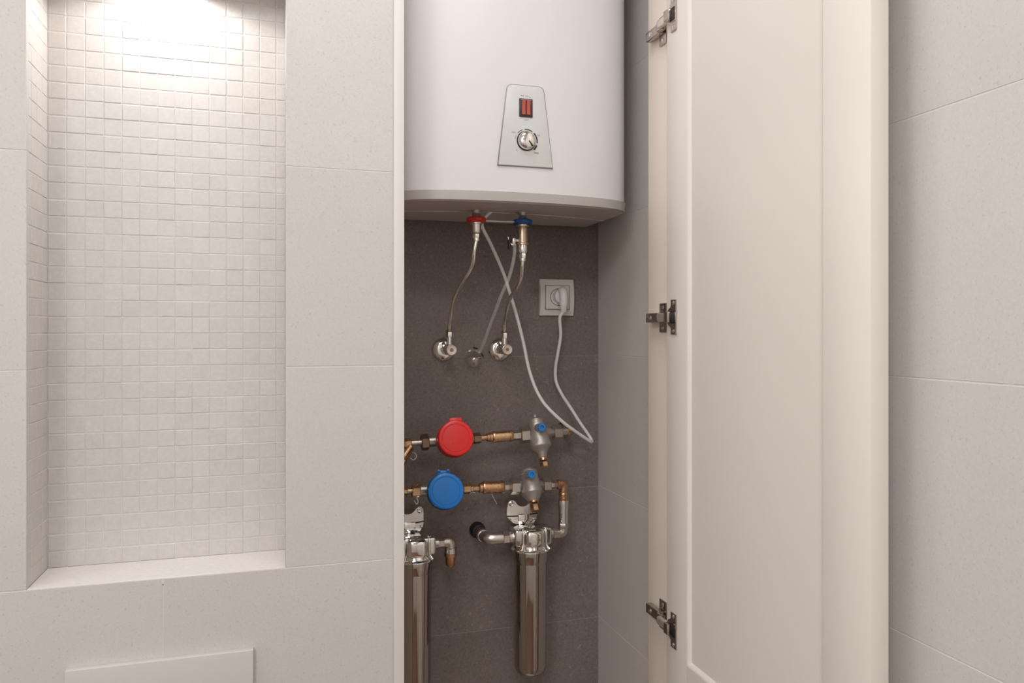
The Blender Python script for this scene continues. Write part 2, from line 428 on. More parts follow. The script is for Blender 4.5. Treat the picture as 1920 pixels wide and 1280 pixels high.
# unseen panels added around the fitted ceiling lights
for lx, ly, le in LAMPS:
    t = thing('added_ceiling_lamp', 'added unseen square ceiling lamp panel ' + ('behind the camera on the left', 'overhead in the middle', 'near the niche on the left', 'near the cupboard on the right')[LAMPS.index((lx, ly, le))], 'lamp', (lx, ly, CEIL), 'added ceiling lamps')
    for sx, sy in ((1, 0), (-1, 0), (0, 1), (0, -1)):
        cx, cy = lx + sx * .215, ly + sy * .215; hx, hy = (.012, .227) if sx else (.203, .012)
        MB().box((cx - hx, cy - hy, CEIL - .024), (cx + hx, cy + hy, CEIL), .002).build('frame_bar', 'plaster', t)
    MB().box((lx - .203, ly - .203, CEIL - .014), (lx + .203, ly + .203, CEIL - .002)).build('diffuser', 'glow', t)

# ------------------------------------------------------------------ cupboard door, open against the right wall
DX0, DX1 = 0.637, 0.6625           # inner and outer face
DY0, DY1 = 0.708, 1.186            # free edge, hinge edge
DZ0, DZ1 = 0.11, 2.45
ST = 0.0675
door = thing('cupboard_door', 'tall ivory panelled cupboard door standing open beside the water heater', 'door', (DX0, DY1, DZ0))
for y0, y1 in ((DY0, 0.7885), (DY1 - ST, DY1)):
    MB().box((DX0, y0, DZ0), (DX1, y1, DZ1), .0014).build('stile', 'lacquer', door)
PZ = [(0.19, 0.923), (1.003, 2.37)]
py0, py1 = 0.7885, DY1 - ST
for z0, z1 in ((DZ0, PZ[0][0]), (PZ[0][1], PZ[1][0]), (PZ[1][1], DZ1)):
    MB().box((DX0, py0, z0), (DX1, py1, z1)).build('rail', 'lacquer', door)
for z0, z1 in PZ:
    MB().box((DX0 + .0058, py0 - .001, z0 - .001), (DX1 - .004, py1 + .001, z1 + .001)).build('panel', 'lacquer', door)
    # sloped moulding around the recess, one mitred stick per side
    w_ = .0072; X0_, X1_ = DX0 + .0002, DX0 + .0060
    prof = [(0, X0_), (.0014, X0_ + .0003), (.0030, X0_ + .0016), (.0052, X0_ + .0040), (w_, X1_)]
    corners = [(py0, z0, 1, 1), (py1, z0, -1, 1), (py1, z1, -1, -1), (py0, z1, 1, -1)]
    for k in range(4):
        a, b = corners[k], corners[(k + 1) % 4]; m = MB(); ra = []; rb = []
        for off, x in prof:
            ra.append(m.bm.verts.new((x, a[0] + a[2] * off, a[1] + a[3] * off)))
            rb.append(m.bm.verts.new((x, b[0] + b[2] * off, b[1] + b[3] * off)))
        for i in range(len(prof) - 1): m.bm.faces.new((ra[i], ra[i + 1], rb[i + 1], rb[i]))
        oa = m.bm.verts.new((DX1 - .005, a[0], a[1])); ob = m.bm.verts.new((DX1 - .005, b[0], b[1]))
        m.bm.faces.new((oa, ra[0], rb[0], ob)); m.bm.faces.new((ra[-1], oa, ob, rb[-1]))
        m.bm.faces.new([oa] + ra[::-1]); m.bm.faces.new([ob] + rb)
        m.build('moulding', 'lacquer', door, angle=50)

def hinge(zc, lab):
    X = .655
    h = MB()
    # arm with its cranked neck
    h.box((X - .0150, 1.2235, zc - .0085), (X - .0035, 1.2720, zc + .0085), .0015)
    h.box((X - .0185, 1.2080, zc - .0078), (X - .0075, 1.2260, zc + .0078), .0025)
    arm = h.build('hinge', 'hinge', door); arm['label'] = lab
    MB().box((X - .0030, 1.2160, zc - .026), (X - .0002, 1.2420, zc + .026), .001).build('mounting_plate', 'hinge', arm)
    MB().box((X - .0246, 1.176, zc - .0072), (X - .0150, 1.2120, zc + .0072), .003, 3).build('link', 'linkm', arm)
    out = [(1.1495, -.0295), (1.1680, -.0295), (1.1680, -.0190)]
    out += [(1.1680 + .0150 * math.cos(q), .0165 * math.sin(q)) for q in (math.radians(-80 + 20 * i) for i in range(9))]
    out += [(1.1680, .0190), (1.1680, .0295), (1.1495, .0295)]
    MB().prism([(DX0 - .0002, y, zc + z) for y, z in out], (-.0022, 0, 0), .0005, 1).build('cup_plate', 'hinge', arm)
    MB().box((DX0 - .0032, 1.1540, zc - .0110), (DX0 - .0021, 1.1700, zc + .0110), .0005, 1).build('cup_shade', 'black', arm)  # black block stands for the shaded inside of the cup
    MB().box((DX0 - .0110, 1.1640, zc - .0090), (DX0 - .0020, 1.1780, zc + .0090), .0015).build('cup_lever', 'hinge', arm)
    for y, z, x in ((1.229, -.0185, X - .0030), (1.229, .0185, X - .0030), (1.159, -.024, DX0 - .0022), (1.159, .024, DX0 - .0022), (1.254, 0, X - .0150)):
        MB().lathe((x + .0004, y, zc + z), (-1, 0, 0), [(0, .0042), (.0010, .0040), (.0016, .0028), (.0008, .0012)], 16).build('screw', 'chrome', arm)
for zc, lab in ((H + .5387, 'upper nickel cup hinge'), (H + .0234, 'middle nickel cup hinge'), (H - .509, 'lower nickel cup hinge')):
    hinge(zc, lab)

# ------------------------------------------------------------------ water heater
HX, HZ = 0.424, H + 0.233
half = [(0, 1.318), (.06, 1.3195), (.115, 1.3255), (.155, 1.333), (.185, 1.3425), (.205, 1.353), (.2185, 1.3695), (.2255, 1.392), (.2275, 1.42), (.2275, 1.46)]
def cat(pts, sub):
    out = []; n = len(pts)
    for i in range(n - 1):
        a, b, c, d = (Vector(pts[k]) for k in (max(i - 1, 0), i, i + 1, min(i + 2, n - 1)))
        for k in range(sub):
            q = k / sub
            out.append(0.5 * (2 * b + (c - a) * q + (2 * a - 5 * b + 4 * c - d) * q * q + (3 * b - 3 * c + d - a) * q ** 3))
    out.append(Vector(pts[-1])); return out
hs = cat([(-.06, 1.3195)] + half, 5)[5:]
front = [(-p.x, p.y) for p in hs[::-1]] + [(p.x, p.y) for p in hs[1:]]
ring_all = front + [(.2275, 1.580), (.2225, 1.592), (-.2225, 1.592), (-.2275, 1.580)]
def grow(pts, e):
    n = len(pts); out = []
    for i in range(n):
        a, b = Vector(pts[i - 1]), Vector(pts[(i + 1) % n]); tg = (b - a).normalized()
        out.append((pts[i][0] + tg.y * e, pts[i][1] - tg.x * e))
    return out
def loft(m, layers):
    """layers: (z, grow)"""
    R = []
    for z, e in layers:
        R.append([m.bm.verts.new((HX + x, y, z)) for x, y in grow(ring_all, e)])
    n = len(ring_all)
    for A, B in zip(R, R[1:]):
        for i in range(n):
            j = (i + 1) % n; m.bm.faces.new((A[i], A[j], B[j], B[i]))
    m.bm.faces.new(R[0][::-1]); m.bm.faces.new(R[-1]); return m
heater = thing('water_heater', 'flat white electric water heater hanging at the top of the cupboard', 'water heater', (HX, 1.47, HZ))
loft(MB(), [(HZ + .0165, 0), (2.36, 0), (2.375, -.006), (2.38, -.016)]).build('body', 'enamel', heater, 30)
loft(MB(), [(HZ + .0005, -.004), (HZ, -.001), (HZ + .0010, .0010), (HZ + .0150, .0022), (HZ + .0175, .0022), (HZ + .0180, .0004)]).build('bottom_rim', 'rim', heater, 30)
seam = lambda x: 1.437 + .040 * (x / .21) ** 2
m = MB()
fr = [(x, y) for x, y in grow(ring_all, -.005)[:len(front)] if y < seam(x) - .002]
n = 24; x0, x1 = fr[0][0], fr[-1][0]
bk = [(x1 + (x0 - x1) * i / n, seam(x1 + (x0 - x1) * i / n)) for i in range(n + 1)]
m.prism([(HX + x, y, HZ - .0012) for x, y in fr + bk], (0, 0, .012)).build('bottom_cap', 'under', heater)
m = MB(); m.prism([(HX + x, y, HZ + .0002) for x, y in grow(ring_all, -.006)], (0, 0, .01)).build('bottom_plate', 'under', heater)
MB().tube([(HX + x, y, HZ - .0012) for x, y in bk[::3]], .0013, 8).build('seam_bead', 'bead', heater)
MB().box((HX - .17, 1.588, HZ + .25), (HX + .17, YB + .0005, HZ + .30)).build('wall_bracket', 'rim', heater)
MB().box((HX - .19, 1.590, HZ + .02), (HX + .19, YB + .0005, HZ + .045)).build('wall_bracket', 'rim', heater)

# control panel
YP = 1.3185
def hp(dx, dz, y=YP): return Vector((HX - .002 + dx, y, H + dz))
cpz0, cpz1 = .2985, .4440
def plate_outline(y, e=0.0):
    w0, w1, r = .0515 + e, .0345 + e, .010
    pts = [(-w0, cpz0 - e), (w0, cpz0 - e)]
    for sgn in (1, -1):
        cx, cz = sgn * (w1 - r), cpz1 + e - r
        arc = [(cx + sgn * r * math.cos(q), cz + r * math.sin(q)) for q in (math.radians(8 + i * 82 / 6) for i in range(7))]
        pts += arc if sgn == 1 else arc[::-1]
    return [hp(x, z, y) for x, z in pts]
cp = MB().prism(plate_outline(YP + .004, .0014), (0, -.007, 0), .0008).build('control_panel', 'panel_edge', heater)
cp['label'] = 'silver trapezoid control panel with red rocker switch and chrome knob'
MB().prism(plate_outline(YP - .0026), (0, -.0014, 0), .0005).build('face_plate', 'panel', cp)
yf = YP - .0040
MB().box(hp(-.0128, .3867, yf - .0020), hp(.0128, .4203, yf + .001), .0010).build('switch_frame', 'switch', cp)
for s in (-1, 1):
    m = MB()
    m.prism([hp(s * .0047 - .0036, .3910, yf - .0015), hp(s * .0047 - .0036, .4165, yf - .0015), hp(s * .0047 - .0036, .4165, yf - .0045), hp(s * .0047 - .0036, .4040, yf - .0026), hp(s * .0047 - .0036, .3910, yf - .0038)], (.0072, 0, 0), .0006, 1)
    m.build('rocker', 'rocker', cp)
MB().box(hp(-.0100, .4170, yf - .0028), hp(.0100, .4186, yf - .0015)).build('switch_lip', 'ink2', cp)
kc = hp(.0008, .3440, yf)
MB().lathe(kc + Vector((0, .0006, 0)), (0, -1, 0), [(0, .0181), (.0015, .0181), (.0022, .0172), (.0010, .0160)], 48).build('knob_ring', 'ink', cp)
m = MB().lathe(kc, (0, -1, 0), [(.0, .0166), (.0060, .0164), (.0090, .0150), (.0112, .0118), (.0122, .0070), (.0126, 0)], 48)
m.build('knob', 'chrome', cp)
dq = math.radians(-52)
m = MB().obox(kc + Vector((math.cos(dq) * .0085, -.0122, math.sin(dq) * .0085)), (math.cos(dq), 0, math.sin(dq)), (0, 1, 0), (-math.sin(dq), 0, math.cos(dq)), (.0120, .0026, .0022), .0006)
m.build('pointer', 'ink', cp)
for a0, a1, wd, mm in ((175, 154, .0006, 'ink2'), (141, 110, .0008, 'ink'), (98, 56, .0013, 'ink'), (46, -7, .0018, 'ink'), (-18, -46, .0022, 'ink')):
    pts = [math.radians(a0 + (a1 - a0) * i / 10) for i in range(11)]; R_ = .0209; wd *= 1.35
    o1 = [kc + Vector((math.cos(q) * (R_ + wd / 2), 0, math.sin(q) * (R_ + wd / 2))) for q in pts]
    o2 = [kc + Vector((math.cos(q) * (R_ - wd / 2), 0, math.sin(q) * (R_ - wd / 2))) for q in pts]
    MB().prism(o1 + o2[::-1], (0, -.0003, 0)).build('dial_mark', mm, cp)
def text(s, c, size, mm, parent):
    cu = bpy.data.curves.new('t', 'FONT'); cu.body = s; cu.size = size; cu.align_x = 'CENTER'; cu.align_y = 'CENTER'; cu.extrude = .0001
    to = bpy.data.objects.new('t', cu); C.objects.link(to)
    me = bpy.data.meshes.new_from_object(to.evaluated_get(bpy.context.evaluated_depsgraph_get()))
    bpy.data.objects.remove(to); me.name = 'lettering'; me.materials.clear(); me.materials.append(M[mm])
    me.transform(Matrix.Rotation(math.radians(90), 4, 'X'))
    return place('lettering', me, Vector(c) + Vector((0, -.0001, 0)), parent)
text('ON', hp(.0022, .4248, yf), .0042, 'ink2', cp)
text('OFF', hp(.0004, .3815, yf), .0045, 'ink2', cp)
text('MIN', kc + Vector((-.0235, 0, .0135)), .0045, 'ink2', cp)
text('60', kc + Vector((.0235, 0, .0120)), .0048, 'ink2', cp)
text('0', kc + Vector((-.0180, 0, -.0180)), .0048, 'ink2', cp)
text('MAX', kc + Vector((.0192, 0, -.0208)), .0042, 'ink', cp)
for dx, dz in ((-.0085, .4250), (-.0050, .4250), (.0080, .4238)):
    MB().lathe(hp(dx, dz, yf), (0, -1, 0), [(0, .0009), (.0002, .0009)], 12).build('print_dot', 'ink', cp)

# water connections under the heater
XH, XC, YS = 0.357, 0.4505, 1.423
def lath_down(x, y, ztop, prof, seg=28, phase=0.0):
    return MB().lathe((x, y, ztop), (0, 0, -1), prof, seg, phase)
for x, mm, nm, lab in ((XH, 'reddark', 'hot_collar', 'red plastic collar on the hot outlet'), (XC, 'bluering', 'cold_collar', 'blue plastic collar on the cold inlet')):
    lath_down(x, YS, HZ + .002, [(0, .0085), (.008, .0085), (.009, .0075), (.0105, .0085), (.012, .0075), (.0135, .0085), (.015, .0075), (.030, .0075)]).build('pipe_stub', 'nickel', heater)
    z = H + .2188
    m = lath_down(x, YS, z, [(0, .010), (.0010, .0165), (.0030, .0196), (.0088, .0196), (.0106, .0165), (.0118, .010)], 20)
    for i, v in enumerate(m.bm.verts):
        r = Vector((v.co.x - x, v.co.y - YS)); 
        if r.length > .018 and i % 2: v.co.x -= r.x * .07; v.co.y -= r.y * .07
    c = m.build(nm, mm, heater, 20); c['label'] = lab
wz = H + .2130
MB().tube([(XH + .016, YS - .004, wz - .001), (XH + .040, YS - .002, wz - .001), (XC - .016, YS - .002, wz - .0005)], .0017, 8).build('earth_wire', 'wire', heater)

# flexible steel hoses
def hose(lab, x, ztop, pts, yv):
    """ztop: height where the nut stack begins"""
    t = thing('flexible_hose', lab, 'hose', pts[-1], 'steel hoses under the heater')
    z = ztop
    MB().tube([(x, YS, z + .001)] + pts, .0040, 14, 10).build('tube', 'chrome', t)
    m = MB().lathe((x, YS, z + .014), (0, 0, -1), [(0, .0066), (.001, .0074), (.0095, .0074), (.0105, .0066)], 6)
    m.lathe((x, YS, z + .004), (0, 0, -1), [(0, .0060), (.003, .0064), (.006, .0060), (.0065, .0042)], 24)
    m.build('nut', 'chrome', t)
    e = Vector(pts[-1])
    MB().lathe(e + Vector((0, 0, .0012)), (0, 0, -1), [(0, .0056), (.001, .0062), (.003, .0062), (.004, .0056)], 24).build('end_ferrule', 'bronze', t)
    return t
YV = 1.572            # axis of the angle valves' outlets
pl = []
for (u, v), y in zip([(889.3, 470), (887, 490), (881, 507), (871, 524), (860, 542), (851, 563), (846, 586), (842.8, 606), (842.5, 619)], [1.424, 1.432, 1.447, 1.468, 1.495, 1.522, 1.548, 1.565, YV]):
    pl.append(P(u, v, y))
# sleeve below the hot collar belongs to the hose
hl = hose('curved steel hose from the red collar to the left valve', XH, H + .1745, pl, YV)
MB().lathe((XH, YS, H + .2080), (0, 0, -1), [(0, .0125), (.0022, .0125), (.0026, .0090), (.016, .0086), (.0190, .0080), (.0200, .0066)], 28).build('sleeve', 'nickel', hl)
pr = []
for (u, v), y in zip([(979, 500), (977.5, 515), (973, 530), (965, 545), (957, 558), (951.5, 572), (948, 590), (946, 606), (945.8, 621)], [1.426, 1.435, 1.452, 1.475, 1.500, 1.525, 1.548, 1.565, YV]):
    pr.append(P(u, v, y))
hose('curved steel hose from the brass valve under the blue collar', XC, H + .1380, pr, YV)

# safety valve under the blue collar
sv = thing('safety_valve', 'brass safety valve hanging under the blue collar', 'valve', (XC, YS, H + .152))
MB().lathe((XC, YS, H + .2080), (0, 0, -1), [(0, .0120), (.002, .0125), (.0040, .0120), (.0045, .0092), (.007, .0096), (.0090, .0100), (.036, .0102), (.0370, .0122), (.0395, .0122), (.0400, .0098)], 32).build('body', 'olive', sv)
MB().lathe((XC, YS, H + .1680), (0, 0, -1), [(0, .0092), (.0010, .0096), (.0120, .0094), (.0150, .0086), (.0160, .0070)], 28).build('sleeve', 'chrome', sv)
sp = P(962, 452, YS)
MB().rod((XC, YS, sp.z + .002), (XC - .020, YS + .001, sp.z + .002), .0042).lathe((XC - .0185, YS, sp.z + .006), (0, 0, -1), [(0, .0040), (.004, .0050), (.010, .0042), (.014, .0036)], 20).build('spout', 'nickel', sv)
MB().obox((XC - .0270, YS + .002, sp.z - .006), (1, 0, 0), (0, 1, 0), (0, 0, 1), (.0048, .0080, .0190), .001).build('lever', 'black', sv)
MB().tube([(XC - .030, YS, sp.z + .008), (XC - .027, YS, sp.z - .001), (XC - .0215, YS, sp.z - .008), (XC - .0170, YS, sp.z - .010)], .0012, 8).build('clip', 'chrome', sv)

# clear drain tube and its cup
dt = thing('drain_tube', 'clear plastic drain tube crossing in front of the white cord', 'tube', P(889, 676, YB - .01))
pts = [P(u, v, y) for (u, v), y in zip([(964.5, 456), (965, 470), (962, 492), (953, 524), (940, 553), (930, 580), (920, 606), (909, 638), (899, 660)], [1.423, 1.424, 1.43, 1.445, 1.465, 1.49, 1.52, 1.555, 1.585])]
MB().tube(pts, .0036, 12).build('tube', 'clear', dt)
gc = P(887, 672, YB); ax = Vector((-.12, -1, -.28)).normalized()
MB().lathe(gc + Vector((0, .0006, 0)), ax, [(0, .0215), (.0015, .0215), (.003, .0185), (.012, .0175), (.022, .0160), (.028, .0135), (.0315, .0085), (.0325, 0), (.0315, 0), (.0305, .0075), (.027, .0122), (.0215, .0145), (.012, .0160), (.002, .0170), (.0008, 0)], 32, cap=False).build('cup', 'glass', dt)
for du, dv, rot in ((4, -20, -15), (17, -7, -62)):
    a = gc + Vector((S(887, 672, YB, du), -.0035, -S(887, 672, YB, dv)))
    q = math.radians(rot)
    MB().obox(a, (math.cos(q), 0, math.sin(q)), (0, 1, 0), (-math.sin(q), 0, math.cos(q)), (.0100, .0065, .0022), .0008).build('clip', 'black', dt)

# angle valves
def angle_valve(lab, uc, vc, uh, vh, top):
    c = P(uc, vc, YB); hd = P(uh, vh, 1.553)
    t = thing('angle_valve', lab, 'valve', c, 'chrome angle valves on the dark tiles')
    MB().lathe(c + Vector((0, .0006, 0)), (0, -1, 0), [(0, .0262), (.0020, .0265), (.0060, .0250), (.0100, .0215), (.0125, .0170), (.0135, .0125)], 40).build('escutcheon', 'chrome', t)
    bc = Vector((top.x, YB, hd.z))
    b = Vector((top.x, 0, hd.z))
    m = MB().lathe((b.x - .001, YB - .010, b.z), (0, -1, 0), [(0, .0115), (.010, .0115), (.0105, .0102), (.020, .0102), (.0205, .0113), (.0260, .0113), (.0270, .0102), (.0480, .0100), (.0500, .0085)], 32)
    m.lathe((top.x, top.y, b.z + .002), (0, 0, 1), [(0, .0075), (.0080, .0070), (.0082, .0062), (top.z - b.z - .014, .0062)], 24)
    m.build('body', 'chrome', t)
    MB().lathe((top.x, top.y, top.z - .0150), (0, 0, 1), [(0, .0066), (.0012, .0074), (.0105, .0074), (.0120, .0066)], 6).build('outlet_nut', 'chrome', t)
    hx = Vector((b.x, YB - .058, b.z))
    w_ = MB().lathe(hx, (0, -1, 0), [(0, .0100), (.0010, .0116), (.0090, .0120), (.0120, .0114), (.0128, .0100), (.0122, .0060), (.0124, .0)], 36).build('handwheel', 'nickel', t)
    MB().lathe(hx + Vector((0, -.0120, 0)), (0, -1, 0), [(0, .0042), (.0012, .0040), (.0013, .0020), (.0006, .0)], 6).build('hub_screw', 'bronze', w_)
angle_valve('chrome angle valve at the foot of the left steel hose', 831.5, 655, 841, 656, pl[-1])
angle_valve('chrome angle valve right of the clear drain cup', 936, 655, 948, 655, pr[-1])

# ------------------------------------------------------------------ power socket, plug and cord
soc = P(1041.8, 557.8, YB); hw = .0405
t = thing('power_socket', 'square cream wall socket on the dark tiles', 'socket', soc)
m = MB(); R = []
for i in range(13):
    z = -hw + 2 * hw * i / 12; dep = .0075 + .0058 * (1 - (z / hw) ** 2); ch = .0012
    R.append([m.bm.verts.new((soc.x + a, y, soc.z + z)) for a, y in ((-hw, YB + .0004), (-hw, YB - dep + ch), (-hw + ch, YB - dep), (hw - ch, YB - dep), (hw, YB - dep + ch), (hw, YB + .0004))])
for A, B in zip(R, R[1:]):
    for i in range(6): m.bm.faces.new((A[i], A[(i + 1) % 6], B[(i + 1) % 6], B[i]))
m.bm.faces.new(R[0]); m.bm.faces.new(R[-1])
m.build('frame', 'socket', t)
m = MB().box((soc.x - .0292, YB - .0142, soc.z - .0272), (soc.x + .0292, YB - .002, soc.z + .0272), .0006)
m.build('gap_frame', 'ink2', t)
m = MB(); nseg = 40
cov = [(soc.x - .0280, soc.z - .0260), (soc.x + .0280, soc.z + .0260)]
m.box((cov[0][0], YB - .0152, cov[0][1]), (cov[1][0], YB - .003, cov[1][1]), .0010); m.build('cover', 'socket', t)
wc = Vector((soc.x + .001, YB - .0150, soc.z + .0005))
MB().lathe(wc, (0, -1, 0), [(0, .0192), (.0010, .0192), (.0011, .0182), (.0004, .0180)], nseg, cap=False).build('well_rim', 'switch', t)
MB().lathe(wc, (0, -1, 0), [(-.001, .0180), (.0004, .0180), (.0005, 0)], nseg).build('well', 'cord', t)
cd = thing('mains_cable', 'pale grey mains cable with plug looping down from the wall socket', 'cable', wc)
pc = wc + Vector((.0030, 0, .0015))
m = MB().lathe(pc + Vector((0, .0008, 0)), (0, -1, 0), [(0, .0168), (.010, .0160), (.014, .0150), (.0150, .0135)], 32)
m.build('plug_base', 'cord', cd)
pg = MB().tube([pc + Vector((0, -.010, .012)), pc + Vector((0, -.020, .011)), pc + Vector((0, -.0245, .004)), pc + Vector((0, -.0255, -.006)), pc + Vector((0, -.0255, -.020))], lambda q: .0092 if q > .2 else .0080 + .006 * q, 20)
pg.build('plug_head', 'cord', cd)
pe = pc + Vector((0, -.0255, -.020))
m = MB().lathe(pe, (0, 0, -1), [(-.001, .0088), (.0015, .0088), (.0016, .0074), (.0030, .0074), (.0031, .0085), (.0058, .0083), (.0059, .0070), (.0073, .0070), (.0074, .0080), (.0100, .0077), (.0101, .0064), (.0115, .0064), (.0116, .0074), (.0150, .0066), (.0172, .0045)], 24)
m.build('strain_relief', 'cord', cd)
ce = pe + Vector((0, 0, -.015))
path = [(1049.5, 596), (1051.2, 628), (1046, 662), (1041.5, 690), (1043, 716), (1054, 740), (1069, 763), (1088, 793), (1102, 813), (1108.8, 824.5), (1109.3, 828), (1104.5, 826), (1086, 813.5), (1056, 791.5), (1026, 763), (1010, 740), (999, 715), (990, 685), (982, 645), (971, 600), (958, 556), (946, 518), (934, 488), (919, 455), (907, 432), (903.5, 421), (907, 411), (915, 401), (921, 396.5)]
ys = [1.580, 1.585, 1.59, 1.595, 1.595, 1.59, 1.585, 1.575, 1.570, 1.565, 1.555, 1.545, 1.533, 1.521, 1.528, 1.536, 1.542, 1.548, 1.55, 1.552, 1.547, 1.532, 1.508, 1.476, 1.45, 1.44, 1.44, 1.44, 1.44]
MB().tube([ce] + [P(u, v, y) for (u, v), y in zip(path, ys)], .0036, 12, 6).build('cable', 'cord', cd)

# ------------------------------------------------------------------ the two pipe rows
YR = 1.548
def row_piece(m, u0, u1, vc0, vc1, half, kind='rod', Y=YR, half1=None):
    a, b = P(u0, vc0, Y), P(u1, vc1, Y); r = S((u0 + u1) / 2, vc0, Y, half)
    r1 = r if half1 is None else S((u0 + u1) / 2, vc0, Y, half1)
    if kind == 'hex': m.hexnut(a, b, r * 1.08, phase=math.radians(30))
    else: m.rod(a, b, r, 28, min(.0010, (b - a).length * .2), r1)
    return m
def vrow(pts):
    (ua, va), (ub, vb) = pts
    return lambda u: va + (vb - va) * (u - ua) / (ub - ua)
RV = vrow(((757, 831.5), (1070, 808)))          # axis of the upper row
BV = vrow(((757, 920.5), (1050, 907.5)))        # axis of the lower row

def meter(lab, grp, uc, vc, ub, vb, lid_m, body_m, sleeve, tab_u, nuts, V, inset):
    c = P(uc, vc, 1.478); b = P(ub, vb, YR + .012)
    t = thing('water_meter', lab, 'water meter', P(ub, vb, YR), grp)
    ax = (b - c).normalized(); r = S(uc, vc, 1.478, 33.6); L = (b - c).length
    m = MB(); row_piece(m, sleeve[0] - 1, ub, V(sleeve[0]), V(ub), 10); row_piece(m, ub, nuts[0][0], V(ub), V(nuts[0][0]), 9)
    m.lathe(b - ax * .030, ax, [(0, r * .86), (.006, r * .90), (.028, r * .86), (.040, r * .60), (.044, r * .3)], 40)
    m.build('body', 'nickel', t)
    MB().lathe(c + ax * .0135, ax, [(0, r * .99), (.004, r * 1.0), (.006, r * .985), (.030, r * .985), (.031, r * 1.03), (.038, r * 1.03), (.042, r * .85)], 48).build('register', body_m, t)
    lid = MB().lathe(c + ax * .013, -ax, [(0, r * .985), (.0015, r), (.0100, r), (.0122, r * .975), (.0130, r * .93), (.0130, r * .80), (.0125, r * .785), (.0125, r * .765), (.0131, r * .75), (.0142, r * .35), (.0144, 0)], 56).build('lid', lid_m, t)
    x_ = Vector((1, 0, 0)); x_ = (x_ - ax * x_.dot(ax)).normalized(); z_ = x_.cross(-ax).normalized(); z_ = -z_ if z_.z < 0 else z_
    dx = S(uc, vc, 1.478, tab_u)
    MB().obox(c + ax * .010 + z_ * (r + .0005) + x_ * dx, x_, ax, z_, (.026, .010, .010), .0018).build('hinge_tab', lid_m, lid)
    if inset:
        for k in (-1, 1):
            MB().obox(c + ax * .006 + z_ * (r + .0045) + x_ * (dx + k * .009), x_, ax, z_, (.006, .010, .0045), .001).build('hinge_knuckle', lid_m, lid)
    else:
        MB().obox(c - ax * .0010 + z_ * (-r * .28) - x_ * r * .18, x_, ax, z_, (.003, .0016, .003), .0006).build('latch_dot', lid_m, lid)
    for (u0, u1, hf, mm, kd) in nuts:
        mm_ = MB(); row_piece(mm_, u0, u1, V(u0), V(u1), hf, kd); mm_.build('union_nut', mm, t)
    mm_ = MB(); row_piece(mm_, sleeve[0], sleeve[1], V(sleeve[0]), V(sleeve[1]), sleeve[2]); mm_.build('sleeve', 'nickel', t)
    return t
grpM = 'water meters on the two pipe rows'
meter('water meter with a round red plastic lid', grpM, 855, 821, 848, 827, 'red', 'redclear', (803, 818, 9), 1, [(887, 901, 9.5, 'bronze', 'hex')], RV, False)
meter('water meter with a round blue plastic lid', grpM, 836.5, 920, 831, 922.5, 'blue', 'bluebody', (787, 803, 9.2), -3, [(868, 881.5, 9.5, 'brass', 'hex')], BV, True)

# strainer at the left end of the upper row, running out of the side wall
UL = 700
st = thing('pipe_strainer', 'brass strainer with slanting leg left of the red meter', 'strainer', P(760, 833, YR))
m = MB(); a = P(757, RV(757), YR); m.rod(Vector((XL + .004, YR, a.z)), P(748, RV(748), YR), .0070)
row_piece(m, 745, 768, RV(745), RV(768), 7.5); row_piece(m, 757, 771, RV(757), RV(771), 9.2, 'hex')
m.build('body', 'brass', st)
a = P(770, 838, YR - .004); b = P(753, 862, YR - .022)
MB().rod(a, b, .0085, 24, .001).hexnut(b + (a - b) * .1, b - (a - b) * .22, .0108).build('leg', 'brass', st)
m = MB(); row_piece(m, 770, 791, RV(770), RV(791), 5.2); m.build('nipple', 'nickel', st)
m = MB(); row_piece(m, 789.5, 803.5, RV(789), RV(803), 14.5, 'hex'); m.build('dark_nut', 'bronze', st)
MB().tube([P(772, 847, YR), P(779, 850, YR - .01), P(780.5, 857, YR - .012), P(775, 862, YR - .012), P(769, 858, YR - .008)], .0007, 6).build('seal_wire', 'wire', st)

pn = thing('pipe_nipple', 'brass pipe connection left of the blue meter', 'pipe fitting', P(765, 921, YR))
m = MB(); a = P(757, BV(757), YR); m.rod(Vector((XL + .004, YR, a.z)), P(772, BV(772), YR), .0052); row_piece(m, 752, 764, BV(752), BV(764), 6, 'hex'); m.build('pipe', 'brass', pn)
m = MB(); row_piece(m, 772, 787.5, BV(772), BV(787), 12, 'hex'); m.build('union_nut', 'brass', pn)
MB().tube([P(781, 932, YR - .01), P(784, 940, YR - .014), P(781, 945, YR - .014), P(777, 938, YR - .01)], .0008, 6).build('seal_wire', 'wire', pn)

def check_valve(lab, spec, barrel, V, mm):
    t = thing('check_valve', lab, 'valve', P(barrel[0], V(barrel[0]), YR), 'barrel check valves on the pipe rows')
    m = MB(); a, b = P(barrel[0], V(barrel[0]), YR), P(barrel[1], V(barrel[1]), YR); r = S(barrel[0], 820, YR, barrel[2]); L = (b - a).length
    m.lathe(a, b - a, [(-.001, r * .75), (0, r * .96), (.002, r), (L * .12, r), (L * .13, r * .93), (L * .80, r * .93), (L * .81, r), (L - .002, r), (L, r * .92), (L + .001, r * .7)], 36)
    m.build('barrel', mm, t)
    for u0, u1, hf, kd, m2, nm in spec:
        q = MB(); row_piece(q, u0, u1, V(u0), V(u1), hf, kd); q.build(nm, m2, t)
    return t
check_valve('brass barrel check valve right of the red meter', [(900, 914, 5.5, 'rod', 'copper', 'nipple'), (912, 918, 7.8, 'rod', 'copper', 'collar'), (917, 925, 8.6, 'rod', 'copper', 'collar'), (960, 975.5, 9, 'hex', 'nickel', 'nut')], (923.5, 961, 11.2), RV, 'brass')
